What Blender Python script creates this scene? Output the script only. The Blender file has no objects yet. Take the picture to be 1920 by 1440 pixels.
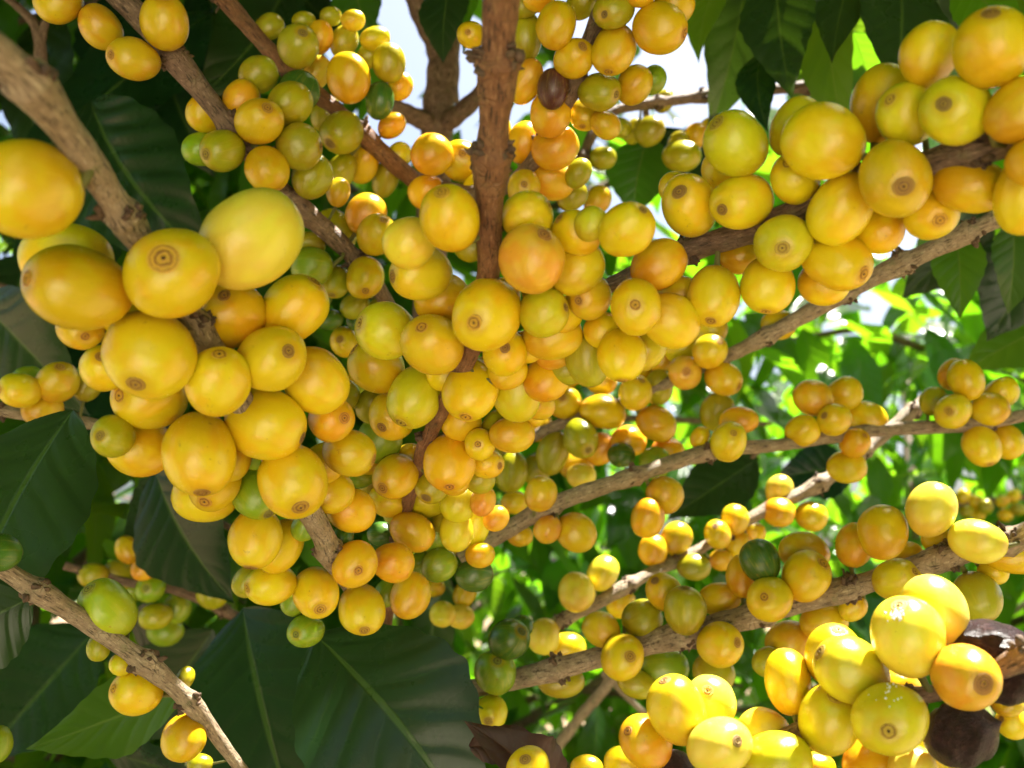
import bpy, math, random
import numpy as np
from mathutils import Vector, Matrix
R = math.radians
rng = random.Random(7)
S = bpy.context.scene
COL = S.collection
# ------------------------------------------------------------------ camera
CAM = Vector((0, 0, 1.4)); TILT = R(12); F = 1844.0          # F in pixels of the 1920 px wide photograph
camd = bpy.data.cameras.new('camera'); cam = bpy.data.objects.new('camera', camd); COL.objects.link(cam)
cam.location = CAM; cam.rotation_euler = (math.pi/2 + TILT, 0, 0)
camd.sensor_width = 36; camd.lens = F/1920*36; camd.clip_start = 0.01; camd.clip_end = 3000
camd.dof.use_dof = True; camd.dof.focus_distance = 0.29; camd.dof.aperture_fstop = 17.0
S.camera = cam
RIGHT = Vector((1, 0, 0)); FWD = Vector((0, math.cos(TILT), math.sin(TILT))); UP = Vector((0, -math.sin(TILT), math.cos(TILT)))
def P(px, py, Z):
    Z = float(Z); return CAM + Z*(FWD + RIGHT*((px-960)/F) - UP*((py-720)/F))
# ------------------------------------------------------------------ light
SUN = Vector((0.36, 0.12, 1.0)).normalized()                  # direction towards the sun
ELEV = math.asin(SUN.z); AZ = math.atan2(SUN.x, SUN.y)
w = bpy.data.worlds.new('World'); S.world = w; w.use_nodes = True
nt = w.node_tree; nt.nodes.clear()
sky = nt.nodes.new('ShaderNodeTexSky'); sky.sky_type = 'NISHITA'; sky.sun_disc = False
sky.sun_elevation = ELEV; sky.sun_rotation = AZ; sky.dust_density = 7.0; sky.air_density = 1.0; sky.ozone_density = 0.6
bg = nt.nodes.new('ShaderNodeBackground'); bg.inputs[1].default_value = 0.065
wo = nt.nodes.new('ShaderNodeOutputWorld'); nt.links.new(sky.outputs[0], bg.inputs[0]); nt.links.new(bg.outputs[0], wo.inputs[0])
ld = bpy.data.lights.new('sun', 'SUN'); ld.energy = 5.0; ld.angle = R(0.5); ld.color = (1, 0.95, 0.86)
lo = bpy.data.objects.new('sun', ld); COL.objects.link(lo); lo.rotation_euler = SUN.to_track_quat('Z', 'Y').to_euler()
S.view_settings.view_transform = 'Standard'; S.view_settings.look = 'None'; S.view_settings.gamma = 1
S.view_settings.exposure = 2.38
try:
    S.render.engine = 'CYCLES'; S.cycles.max_bounces = 8; S.cycles.transparent_max_bounces = 4
    S.cycles.sample_clamp_indirect = 6; S.cycles.sample_clamp_direct = 40
except Exception: pass
# ------------------------------------------------------------------ helpers
def link_obj(name, mesh, mat=None, parent=None):
    o = bpy.data.objects.new(name, mesh); COL.objects.link(o)
    if mat and not mesh.materials: mesh.materials.append(mat)
    if parent: o.parent = parent
    return o
def thing(name, label, cat, loc, group=None):
    o = bpy.data.objects.new(name, None); COL.objects.link(o); o.location = loc; o.empty_display_size = 0.02
    o['label'] = label; o['category'] = cat
    if group: o['group'] = group
    return o
def mesh_from(name, verts, faces, uvs=None, smooth=True):
    m = bpy.data.meshes.new(name); m.from_pydata([tuple(v) for v in verts], [], faces); 
    if smooth: m.shade_smooth()
    if uvs is not None:
        uvl = m.uv_layers.new(name='UVMap'); li = np.zeros(len(m.loops), dtype=np.int32); m.loops.foreach_get('vertex_index', li)
        uvl.data.foreach_set('uv', np.asarray(uvs, dtype=np.float32)[li].ravel())
    m.update(); return m
class NG:
    def __init__(s, name):
        s.m = bpy.data.materials.new(name); s.m.use_nodes = True; s.t = s.m.node_tree; s.t.nodes.clear()
        s.out = s.t.nodes.new('ShaderNodeOutputMaterial')
    def n(s, typ, **k):
        o = s.t.nodes.new('ShaderNode'+typ)
        for a, v in k.items():
            if a.startswith('i_'): o.inputs[a[2:].replace('_', ' ')].default_value = v
            else: setattr(o, a, v)
        return o
    def l(s, a, b): s.t.links.new(a, b)
    def val(s, x, sock):
        if hasattr(x, 'is_output') or isinstance(x, bpy.types.NodeSocket): s.l(x, sock)
        else: sock.default_value = x
    def math(s, op, a, b=0.0, c=None, clamp=False):
        o = s.n('Math', operation=op, use_clamp=clamp); s.val(a, o.inputs[0]); s.val(b, o.inputs[1])
        if c is not None: s.val(c, o.inputs[2])
        return o.outputs[0]
    def mix(s, f, a, b, mode='MIX'):
        o = s.n('Mix', data_type='RGBA', blend_type=mode); s.val(f, o.inputs[0])
        for v, k in ((a, 6), (b, 7)):
            if isinstance(v, tuple) and len(v) == 3: v = v+(1,)
            s.val(v, o.inputs[k])
        return o.outputs[2]
    def noise(s, vec, scale, detail=3, rough=0.55, out=0):
        o = s.n('TexNoise'); o.inputs['Scale'].default_value = scale; o.inputs['Detail'].default_value = detail
        o.inputs['Roughness'].default_value = rough
        if vec is not None: s.l(vec, o.inputs['Vector'])
        return o.outputs[out]
    def ramp(s, f, pts):
        o = s.n('ValToRGB'); e = o.color_ramp.elements
        while len(e) < len(pts): e.new(0.5)
        for x, (p, c) in zip(e, pts):
            x.position = p; x.color = (c if isinstance(c, tuple) else (c, c, c)) + (1,)
        s.val(f, o.inputs[0]); return o.outputs[0]
    def smooth(s, x, a, b):
        o = s.n('MapRange', interpolation_type='SMOOTHSTEP'); s.val(x, o.inputs[0]); o.inputs[1].default_value = a; o.inputs[2].default_value = b
        return o.outputs[0]
    def bump(s, h, strength=0.3, dist=0.001):
        o = s.n('Bump'); o.inputs['Strength'].default_value = strength; o.inputs['Distance'].default_value = dist
        s.l(h, o.inputs['Height']); return o.outputs[0]
# ------------------------------------------------------------------ materials
def mat_cherry():
    g = NG('cherry_skin'); tc = g.n('TexCoord'); oi = g.n('ObjectInfo')
    off = g.n('VectorMath', operation='ADD'); g.l(tc.outputs['Object'], off.inputs[0])
    cmb = g.n('CombineXYZ'); r = g.math('MULTIPLY', oi.outputs['Random'], 37.0)
    for k in range(3): g.l(r, cmb.inputs[k])
    g.l(cmb.outputs[0], off.inputs[1]); vec = off.outputs[0]
    n1 = g.noise(vec, 1.1, 2); n2 = g.noise(vec, 14, 4, 0.7); n3 = g.noise(vec, 45, 2)
    col = oi.outputs['Color']
    hsv = g.n('HueSaturation'); g.l(col, hsv.inputs['Color']); hsv.inputs['Value'].default_value = 0.80; hsv.inputs['Hue'].default_value = 0.481; 
    hsg = g.n('HueSaturation'); g.l(col, hsg.inputs['Color']); hsg.inputs['Value'].default_value = 0.97; hsg.inputs['Hue'].default_value = 0.520
    c = g.mix(g.smooth(n1, 0.46, 0.64), hsg.outputs[0], col)
    sep = g.n('SeparateXYZ'); g.l(tc.outputs['Object'], sep.inputs[0])
    # blush towards the stalk end and round the scar
    sg = g.math('MULTIPLY', g.smooth(sep.outputs[2], 0.35, -0.9), g.smooth(n1, 0.25, 0.55))
    c = g.mix(g.math('MULTIPLY', sg, 0.75), c, hsv.outputs[0])
    # fine meridional streaks and pores
    ang = g.math('ARCTAN2', sep.outputs[1], sep.outputs[0]); cv = g.n('CombineXYZ')
    g.l(g.math('MULTIPLY', ang, 6.0), cv.inputs[0]); g.l(g.math('MULTIPLY', sep.outputs[2], 0.7), cv.inputs[1]); g.l(r, cv.inputs[2])
    st = g.noise(cv.outputs[0], 1.4, 3)
    c = g.mix(g.math('MULTIPLY', g.smooth(st, 0.5, 0.75), 0.22), c, g.mix(0.5, col, (0.85, 0.60, 0.06)))
    vor = g.n('TexVoronoi'); vor.inputs['Scale'].default_value = 7.0; g.l(vec, vor.inputs['Vector'])
    spot = g.math('MULTIPLY', g.smooth(vor.outputs['Distance'], 0.07, 0.03), g.smooth(n2, 0.5, 0.6))
    c = g.mix(g.math('MULTIPLY', spot, 0.7), c, (0.12, 0.05, 0.015))
    n5 = g.noise(vec, 2.6, 6, 0.75); scuff = g.math('MULTIPLY', g.smooth(n5, 0.63, 0.70), 0.5)
    c = g.mix(scuff, c, (0.30, 0.15, 0.02))
    c = g.mix(g.math('MULTIPLY', g.smooth(n2, 0.6, 0.8), 0.25), c, hsv.outputs[0])
    rad = g.math('SQRT', g.math('ADD', g.math('POWER', sep.outputs[0], 2.0), g.math('POWER', sep.outputs[1], 2.0)))
    halo = g.math('MULTIPLY', g.smooth(rad, 0.52, 0.24), g.smooth(sep.outputs[2], 0.0, 0.5))
    c = g.mix(g.math('MULTIPLY', halo, 0.35), c, (0.5, 0.22, 0.02))
    b = g.n('BsdfPrincipled'); g.l(c, b.inputs['Base Color'])
    g.l(g.math('MULTIPLY_ADD', n2, 0.16, 0.17), b.inputs['Roughness'])
    b.inputs['Subsurface Weight'].default_value = 0.25; b.inputs['Subsurface Radius'].default_value = (1.0, 0.7, 0.1); b.inputs['Subsurface Scale'].default_value = 0.0035
    b.inputs['Specular IOR Level'].default_value = 0.55
    h = g.math('ADD', g.math('MULTIPLY', n3, 0.25), g.math('ADD', g.math('MULTIPLY', n2, 0.3), g.math('MULTIPLY', n1, 4.0)))
    g.l(g.bump(h, 0.22, 0.0006), b.inputs['Normal']); g.l(b.outputs[0], g.out.inputs[0]); return g.m
def mat_scar():
    g = NG('blossom_scar'); tc = g.n('TexCoord'); sep = g.n('SeparateXYZ'); g.l(tc.outputs['Object'], sep.inputs[0]); oi = g.n('ObjectInfo')
    ad = g.n('VectorMath', operation='ADD'); cb = g.n('CombineXYZ'); rr_ = g.math('MULTIPLY', oi.outputs['Random'], 91.0)
    for k in range(3): g.l(rr_, cb.inputs[k])
    g.l(tc.outputs['Object'], ad.inputs[0]); g.l(cb.outputs[0], ad.inputs[1]); n = g.noise(ad.outputs[0], 9, 5, 0.72)
    rad = g.math('SQRT', g.math('ADD', g.math('POWER', sep.outputs[0], 2.0), g.math('POWER', sep.outputs[1], 2.0)))
    rad = g.math('ADD', g.math('MULTIPLY', rad, g.math('MULTIPLY_ADD', oi.outputs['Random'], 0.4, 0.82)), g.math('MULTIPLY_ADD', n, 0.15, -0.075))
    dk = (0.26, 0.14, 0.06); md = (0.72, 0.58, 0.6); a = (1.0, 0.93, 1.0)
    c = g.ramp(g.math('MULTIPLY', rad, 3.2), [(0.0, (0.06, 0.04, 0.04)), (0.08, (0.10, 0.06, 0.05)), (0.14, md), (0.34, (0.9, 0.8, 0.9)), (0.43, dk), (0.52, md), (0.66, a), (0.76, (0.55, 0.40, 0.4)), (0.88, a)])
    c = g.mix(1.0, c, g.mix(0.12, oi.outputs['Color'], (0.35, 0.25, 0.12)), 'MULTIPLY')
    c = g.mix(g.math('MULTIPLY', g.math('POWER', oi.outputs['Random'], 3.0), 0.75), c, (0.12, 0.06, 0.025))
    c = g.mix(g.math('MULTIPLY', g.smooth(n, 0.5, 0.7), 0.35), c, (0.12, 0.06, 0.02))
    b = g.n('BsdfPrincipled'); g.l(c, b.inputs['Base Color']); b.inputs['Roughness'].default_value = 0.6
    g.l(g.bump(n, 0.5, 0.0005), b.inputs['Normal']); g.l(b.outputs[0], g.out.inputs[0]); return g.m
def mat_dried():
    g = NG('dried_cherry_skin'); tc = g.n('TexCoord'); n = g.noise(tc.outputs['Object'], 3.5, 5, 0.65); n2 = g.noise(tc.outputs['Object'], 22, 4)
    c = g.ramp(n, [(0.3, (0.016, 0.008, 0.008)), (0.5, (0.040, 0.016, 0.022)), (0.64, (0.075, 0.032, 0.034)), (0.8, (0.17, 0.09, 0.06))])
    b = g.n('BsdfPrincipled'); g.l(c, b.inputs['Base Color']); b.inputs['Roughness'].default_value = 0.33
    g.l(g.bump(g.math('ADD', n, g.math('MULTIPLY', n2, 0.6)), 1.0, 0.003), b.inputs['Normal']); g.l(b.outputs[0], g.out.inputs[0]); return g.m
def mat_bark(name, c0, c1, c2, moss=0.3):
    g = NG(name); tc = g.n('TexCoord'); mp = g.n('Mapping'); g.l(tc.outputs['UV'], mp.inputs[0]); mp.inputs['Scale'].default_value = (1.6, 55, 1)
    mq = g.n('Mapping'); g.l(tc.outputs['UV'], mq.inputs[0]); mq.inputs['Scale'].default_value = (13, 110, 1)
    n1 = g.noise(mp.outputs[0], 2.2, 5, 0.65); n2 = g.noise(mq.outputs[0], 2.0, 5, 0.7); n3 = g.noise(tc.outputs['Object'], 160, 4, 0.6); n4 = g.noise(tc.outputs['Object'], 900, 3)
    c = g.ramp(n1, [(0.25, c0), (0.5, c1), (0.75, c2)])
    c = g.mix(g.math('MULTIPLY', g.smooth(n2, 0.54, 0.62), 0.9), c, tuple(x*0.28 for x in c0))
    c = g.mix(g.math('MULTIPLY', g.smooth(n2, 0.44, 0.36), 0.6), c, tuple(min(1, x*1.35) for x in c2))
    c = g.mix(g.math('MULTIPLY', g.smooth(n3, 0.56, 0.7), moss), c, (0.16, 0.17, 0.07))
    c = g.mix(g.math('MULTIPLY', g.smooth(n4, 0.6, 0.7), 0.3), c, tuple(x*0.5 for x in c0))
    b = g.n('BsdfPrincipled'); g.l(c, b.inputs['Base Color']); b.inputs['Roughness'].default_value = 0.62
    vo = g.n('TexVoronoi', feature='DISTANCE_TO_EDGE'); mv_ = g.n('Mapping'); mv_.inputs['Scale'].default_value = (5, 240, 1); g.l(tc.outputs['UV'], mv_.inputs[0]); g.l(mv_.outputs[0], vo.inputs['Vector']); vo.inputs['Scale'].default_value = 1.6
    ck = g.math('MULTIPLY', g.smooth(vo.outputs['Distance'], 0.09, 0.01), g.smooth(n1, 0.45, 0.6)); c = g.mix(g.math('MULTIPLY', ck, 0.35), c, tuple(x*0.45 for x in c0)); g.l(c, b.inputs['Base Color'])
    h = g.math('SUBTRACT', g.math('ADD', g.math('MULTIPLY', n2, 1.4), g.math('ADD', g.math('MULTIPLY', n4, 0.5), n3)), g.math('MULTIPLY', ck, 0.8))
    g.l(g.bump(h, 0.6, 0.0010), b.inputs['Normal']); g.l(b.outputs[0], g.out.inputs[0]); return g.m
def mat_leaf(name, top, under, trans, tf=0.35, rough=0.3, veinc=(0.12, 0.2, 0.04), dist=0.0012):
    g = NG(name); tc = g.n('TexCoord'); sep = g.n('SeparateXYZ'); g.l(tc.outputs['UV'], sep.inputs[0])
    s = g.math('MULTIPLY', g.math('ABSOLUTE', g.math('SUBTRACT', sep.outputs[0], 0.5)), 2.0); v = sep.outputs[1]
    fv = g.math('FRACT', v); cell = g.math('FLOOR', v)            # v = leaf number + position along it
    wp = g.noise(tc.outputs['Object'], 30, 2); t = g.math('ADD', g.math('SUBTRACT', g.math('MULTIPLY', fv, 7.5), g.math('MULTIPLY', g.math('POWER', s, 0.8), 1.5)), g.math('MULTIPLY', wp, 0.9))
    tri = g.math('ABSOLUTE', g.math('SUBTRACT', g.math('FRACT', t), 0.5))
    lat = g.math('MULTIPLY', g.smooth(tri, 0.035, 0.008), g.smooth(s, 1.0, 0.75))
    mid = g.math('MULTIPLY', g.smooth(s, 0.05, 0.022), 1.3); vein = g.math('MAXIMUM', g.math('MULTIPLY', lat, 0.22), mid)
    n = g.noise(tc.outputs['Object'], 60, 4, 0.6); n2 = g.noise(tc.outputs['Object'], 700, 3, 0.6)
    geo = g.n('NewGeometry'); wn = g.n('TexWhiteNoise', noise_dimensions='1D'); g.l(cell, wn.inputs['W'])
    c = g.mix(geo.outputs['Backfacing'], top, under)
    c = g.mix(g.smooth(n, 0.35, 0.7), c, g.mix(0.5, c, tuple(x*0.55 for x in top)))
    c = g.mix(g.math('MULTIPLY', wn.outputs[0], 0.5), c, g.mix(0.5, c, (0.05, 0.10, 0.02)))
    c = g.mix(g.math('MULTIPLY', g.smooth(n2, 0.62, 0.72), 0.35), c, (0.05, 0.05, 0.02))
    c = g.mix(g.math('MULTIPLY', vein, 0.6), c, veinc)
    b = g.n('BsdfPrincipled'); g.l(c, b.inputs['Base Color']); g.l(g.math('MULTIPLY_ADD', n, 0.22, rough-0.11), b.inputs['Roughness'])
    b.inputs['Specular IOR Level'].default_value = 0.30
    h = g.math('SUBTRACT', g.math('ADD', g.math('MULTIPLY', g.smooth(tri, 0.30, 0.0), -0.5), g.math('MULTIPLY', n2, 0.12)), g.math('MULTIPLY', mid, 0.8))
    nb = g.bump(h, 0.22, dist); g.l(nb, b.inputs['Normal'])
    tr = g.n('BsdfTranslucent'); tcx = g.mix(g.math('MULTIPLY', vein, 0.6), trans, tuple(x*0.45 for x in trans))
    tcx = g.mix(wn.outputs[0], tcx, g.mix(0.5, tcx, (0.40, 0.50, 0.02))); g.l(tcx, tr.inputs[0]); g.l(nb, tr.inputs['Normal'])
    mx = g.n('MixShader'); mx.inputs[0].default_value = tf; g.l(b.outputs[0], mx.inputs[1]); g.l(tr.outputs[0], mx.inputs[2]); g.l(mx.outputs[0], g.out.inputs[0]); return g.m
def mat_simple(name, c0, c1, scale, rough=0.8, bump=0.4, dist=0.001):
    g = NG(name); tc = g.n('TexCoord'); n = g.noise(tc.outputs['Object'], scale, 5, 0.6)
    b = g.n('BsdfPrincipled'); g.l(g.ramp(n, [(0.3, c0), (0.7, c1)]), b.inputs['Base Color']); b.inputs['Roughness'].default_value = rough
    g.l(g.bump(n, bump, dist), b.inputs['Normal']); g.l(b.outputs[0], g.out.inputs[0]); return g.m
M_CH = mat_cherry(); M_SC = mat_scar(); M_DR = mat_dried()
M_BARK = mat_bark('tan_branch_bark', (0.17, 0.115, 0.068), (0.32, 0.235, 0.15), (0.48, 0.39, 0.27), 0.5)
M_BARKR = mat_bark('red_brown_branch_bark', (0.10, 0.04, 0.018), (0.21, 0.09, 0.036), (0.31, 0.17, 0.08), 0.15)
M_BARKD = mat_bark('dark_branch_bark', (0.08, 0.045, 0.028), (0.18, 0.11, 0.07), (0.31, 0.21, 0.14), 0.3)
M_LEAF = mat_leaf('dark_glossy_leaf', (0.005, 0.024, 0.010), (0.009, 0.034, 0.012), (0.03, 0.22, 0.006), 0.07, 0.29, (0.05, 0.10, 0.02))
M_LEAFG = mat_leaf('thin_green_leaf', (0.022, 0.060, 0.012), (0.035, 0.08, 0.02), (0.16, 0.55, 0.008), 0.36, 0.34)
M_LEAFB = mat_leaf('bush_leaf', (0.012, 0.036, 0.012), (0.022, 0.055, 0.018), (0.20, 0.62, 0.008), 0.42, 0.20, dist=0.002)
M_DRY = mat_leaf('dried_leaf', (0.045, 0.018, 0.016), (0.06, 0.025, 0.02), (0.1, 0.04, 0.03), 0.06, 0.5, (0.07, 0.03, 0.02))
M_BUD = mat_simple('withered_buds', (0.035, 0.02, 0.014), (0.15, 0.09, 0.05), 400)
M_STALK = mat_simple('green_stalk', (0.07, 0.09, 0.02), (0.22, 0.20, 0.05), 300, 0.5)
M_FUZZ = mat_simple('white_mealy_wax', (0.7, 0.7, 0.66), (0.85, 0.85, 0.8), 2000, 0.9)
M_GROUND = mat_simple('dry_soil', (0.11, 0.07, 0.035), (0.26, 0.18, 0.10), 3.0, 0.95, 0.6, 0.02)
M_HILL = mat_simple('wooded_hill', (0.03, 0.05, 0.015), (0.07, 0.11, 0.03), 0.2, 0.95)
# ------------------------------------------------------------------ cherry meshes (unit radius, +Z is the blossom end)
def cherry_mesh(i, nu=40, nv=28):
    r = random.Random(100+i); e2 = 1 + r.uniform(0.0, 0.07); ph = r.uniform(0, 6.28); a1 = r.uniform(-.02, .02); pinch = r.uniform(0.0, 0.06)
    vs = []; fs = []
    for j in range(nv+1):
        th = math.pi*j/nv; z = math.cos(th); rr = math.sin(th)**0.94 if 0 < j < nv else 0
        rr *= 1 - pinch*max(0, -z)**2 + 0.02*z
        if z > 0.93: z = z - 0.5*(z-0.93)            # flattened blossom end
        for k in range(nu):
            a = 2*math.pi*k/nu
            q = 1 + 0.012*math.sin(2*a+ph) + 0.008*math.sin(3*a+ph*2+2*z) - 0.014*math.exp(-((((a-ph) % math.pi)-math.pi/2)/0.16)**2)*(1-z*z)
            q += 0.022*math.sin(a+ph*3+1.7*z)+0.014*math.sin(2*a-ph+3.1*z)+0.008*math.sin(5*a+4*z+ph)*(1-z*z); vs.append((rr*q*math.cos(a)*e2+0.04*(1-z*z)*math.cos(ph), rr*q*math.sin(a)/e2+0.04*(1-z*z)*math.sin(ph), z + a1*math.cos(a)*rr))
            if j < nv: fs.append((j*nu+k, (j+1)*nu+k, (j+1)*nu+(k+1) % nu, j*nu+(k+1) % nu))
    return mesh_from('cherry_mesh', vs, fs)
def scar_mesh(i, size=0.27, nu=24):
    r = random.Random(300+i); vs = []; fs = []
    prof = [(0.0, 0.040), (0.10, 0.030), (0.2, -0.003), (0.38, 0.012), (0.50, 0.030), (0.58, 0.005), (0.72, 0.015), (0.84, 0.022), (1.0, -0.012)]
    for j, (q, h) in enumerate(prof):
        for k in range(nu):
            a = 2*math.pi*k/nu; rr = q*size*(1+0.07*math.sin(2*a+i)+r.uniform(-.03, .03)); zz = math.sqrt(max(0, 1-rr*rr)); 
            if zz > 0.93: zz = zz-0.5*(zz-0.93)
            vs.append((rr*math.cos(a), rr*math.sin(a), zz+h+r.uniform(-.004, .004)))
            if j < len(prof)-1: fs.append((j*nu+k, (j+1)*nu+k, (j+1)*nu+(k+1) % nu, j*nu+(k+1) % nu))
    return mesh_from('scar_mesh', vs, fs)
def dried_mesh(i, nu=40, nv=28):
    r = random.Random(500+i); vs = []; fs = []; fr = [(r.uniform(2, 6), r.uniform(0, 6), r.uniform(2, 5)) for _ in range(5)]
    for j in range(nv+1):
        th = math.pi*j/nv; z = math.cos(th); rr = math.sin(th) if 0 < j < nv else 0
        for k in range(nu):
            a = 2*math.pi*k/nu; q = 1 + sum(0.022*math.sin(round(f)*a+p+w_*z*2) for f, p, w_ in fr)*math.sin(th) - 0.045*abs(math.sin(4*a+2.5*math.sin(3*z+fr[0][1])))*math.sin(th)
            vs.append((rr*q*math.cos(a), rr*q*math.sin(a), z*(1+.03*math.sin(3*a)*rr)+(0.16*math.exp(-(rr/0.14)**2) if z > 0 else 0)))
            if j < nv: fs.append((j*nu+k, (j+1)*nu+k, (j+1)*nu+(k+1) % nu, j*nu+(k+1) % nu))
    return mesh_from('dried_cherry_mesh', vs, fs)
CHM = [cherry_mesh(i) for i in range(8)]; SCM = [scar_mesh(i, .21+.017*i) for i in range(6)]; SCB = [scar_mesh(9, 0.36)]
for m in CHM: m.materials.append(M_CH)
for m in SCM+SCB: m.materials.append(M_SC)
DRM = [dried_mesh(i) for i in range(3)]
for m in DRM: m.materials.append(M_DR)
COLS = {'y': (0.76, 0.50, 0.009), 'l': (0.63, 0.51, 0.012), 'a': (0.65, 0.39, 0.008), 'o': (0.76, 0.38, 0.010), 'v': (0.38, 0.33, 0.009),
        'c': (0.44, 0.48, 0.014), 'g': (0.25, 0.34, 0.012), 'G': (0.07, 0.145, 0.014), 'p': (0.10, 0.03, 0.022), 'k': (0.74, 0.35, 0.025), 'w': (0.80, 0.61, 0.05)}  # w is a paler yellow with strong sunlight put into the skin colour
CNAME = {'c': 'bright lime green cherry', 'g': 'lime green half ripe cherry', 'G': 'hard dark green unripe cherry', 'p': 'dark purple overripe cherry', 'b': 'dried brown wrinkled cherry', 'o': 'orange tinted ripe cherry', 'k': 'pinkish orange cherry', 'v': 'olive yellow cherry'}
# ------------------------------------------------------------------ tubes
def smooth_path(pts, seg=10):
    out = []; n = len(pts)
    for i in range(n-1):
        p0 = pts[max(0, i-1)]; p1 = pts[i]; p2 = pts[i+1]; p3 = pts[min(n-1, i+2)]
        for k in range(seg):
            t = k/seg; out.append(tuple(0.5*((2*b)+(-a+c)*t+(2*a-5*b+4*c-d)*t*t+(-a+3*b-3*c+d)*t**3) for a, b, c, d in zip(p0, p1, p2, p3)))
    out.append(tuple(pts[-1])); return out
def tube(vs, fs, uv, path, radii, nu=16, seed=0, rough=0.05, ridge=0.0):
    r = random.Random(seed); base = len(vs); L = 0; n = len(path); ref = None; ph = [r.uniform(0, 6.28) for _ in range(4)]
    for i, (p, rad) in enumerate(zip(path, radii)):
        p = Vector(p); tg = (Vector(path[min(n-1, i+1)])-Vector(path[max(0, i-1)])).normalized()
        if ref is None: ref = tg.cross(FWD).normalized() if abs(tg.dot(FWD)) < .95 else tg.cross(UP).normalized()
        sx = (ref - tg*ref.dot(tg)).normalized(); sy = tg.cross(sx); ref = sx
        if i: L += (p-Vector(path[i-1])).length
        for k in range(nu+1):
            a = 2*math.pi*(k % nu)/nu
            q = 1 + rough*(0.5*math.sin(2*a+ph[0]+L*40)+0.4*math.sin(3*a+ph[1]-L*90)+0.4*math.sin(5*a+ph[2]+L*25)) + ridge*math.sin(4*a+ph[3]+L*6)
            vs.append(p+(sx*math.cos(a)+sy*math.sin(a))*rad*q); uv.append((k/nu, L))
            if i < n-1 and k < nu:
                b = base+i*(nu+1)+k; fs.append((b, b+1, b+nu+2, b+nu+1))
    # caps
    for ii, flip in ((0, True), (n-1, False)):
        c = len(vs); vs.append(Vector(path[ii])); uv.append((0.5, 0))
        for k in range(nu):
            b = base+ii*(nu+1)+k; fs.append((c, b+1, b) if flip else (c, b, b+1))
# ------------------------------------------------------------------ leaves
def leaf_geo(vs, fs, uv, B, T, W, N, bend=0.08, fold=0.15, wave=0.02, quilt=0.008, nu=8, nv=12, num=0, rr=rng, stalk=False, tipcurl=0.0, bite=None):
    B = Vector(B); T = Vector(T); ax = T-B; L = ax.length; ax.normalize(); N = (N-ax*N.dot(ax)).normalized(); sd = ax.cross(N); base = len(vs)
    p1 = rr.uniform(0, 6.28); p2 = rr.uniform(0, 6.28); sb = rr.uniform(-.05, .05); asym = rr.uniform(.94, 1.06)
    for j in range(nv+1):
        v = j/nv; prof = (math.sin(math.pi*min(1, v**0.86))**0.85)*(1-0.38*max(0, v-0.45)/0.55) if 0 < v < 1 else 0.0
        if v > 0.86: prof = max(prof, 0.0)*(1-0.35*(v-0.86)/0.14)
        cen = B+ax*(L*v)+N*(bend*L*4*v*(1-v))+sd*(sb*L*math.sin(math.pi*v)) - N*(tipcurl*L*max(0, v-.6)**2*4)
        for k in range(nu+1):
            s = 2*k/nu-1; x = s*prof*W/2*(asym if s > 0 else 1/asym)
            x += 0.012*W*math.sin(v*55+p1)*abs(s)**6*prof
            h = fold*abs(x) - fold*0.5*x*x/(W/2) + wave*L*abs(s)**2*math.sin(v*11+(p1 if s > 0 else p2))
            h += quilt*.45*L*prof*(abs(math.sin(math.pi*(v*7.5-abs(s)**0.8*1.5)))-0.5)*(1-abs(s)**4)*min(1, abs(s)*6)
            vs.append(cen+sd*x+N*h); uv.append((k/nu, num+0.001+v*0.998))
            if j < nv and k < nu:
                b = base+j*(nu+1)+k; fs.append((b, b+1, b+nu+2, b+nu+1))
def make_leaf(parent, bpx, tpx, Wpx, mat, roll=0.0, pitchz=0.0, label=None, name='leaf', **k):
    """one big leaf: base pixel+depth, tip pixel+depth, width in pixels, roll about its own axis"""
    B = P(*bpx); T = P(*tpx); W = Wpx*(bpx[2]+tpx[2])/2/F; ax = (T-B).normalized()
    N = (-FWD); N = (N-ax*N.dot(ax)).normalized(); N = Matrix.Rotation(roll, 3, ax) @ N
    vs, fs, uv = [], [], []
    leaf_geo(vs, fs, uv, B, T, W, N, nu=20, nv=54, num=rng.randrange(500), **k)
    # midrib and petiole as a thin raised ridge
    rib = []; L = (T-B).length; bend = k.get('bend', 0.08)
    for j in range(-3, 21):
        v = j/22; rib.append(B+(T-B)*v+N*(bend*L*4*v*(1-v) if v > 0 else v*0.0*L))
    o_loc = parent.location
    m = mesh_from('leaf_blade', [x-o_loc for x in vs], fs, uv); o = link_obj(name, m, mat, parent)
    if label: o['label'] = label
    return o
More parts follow.
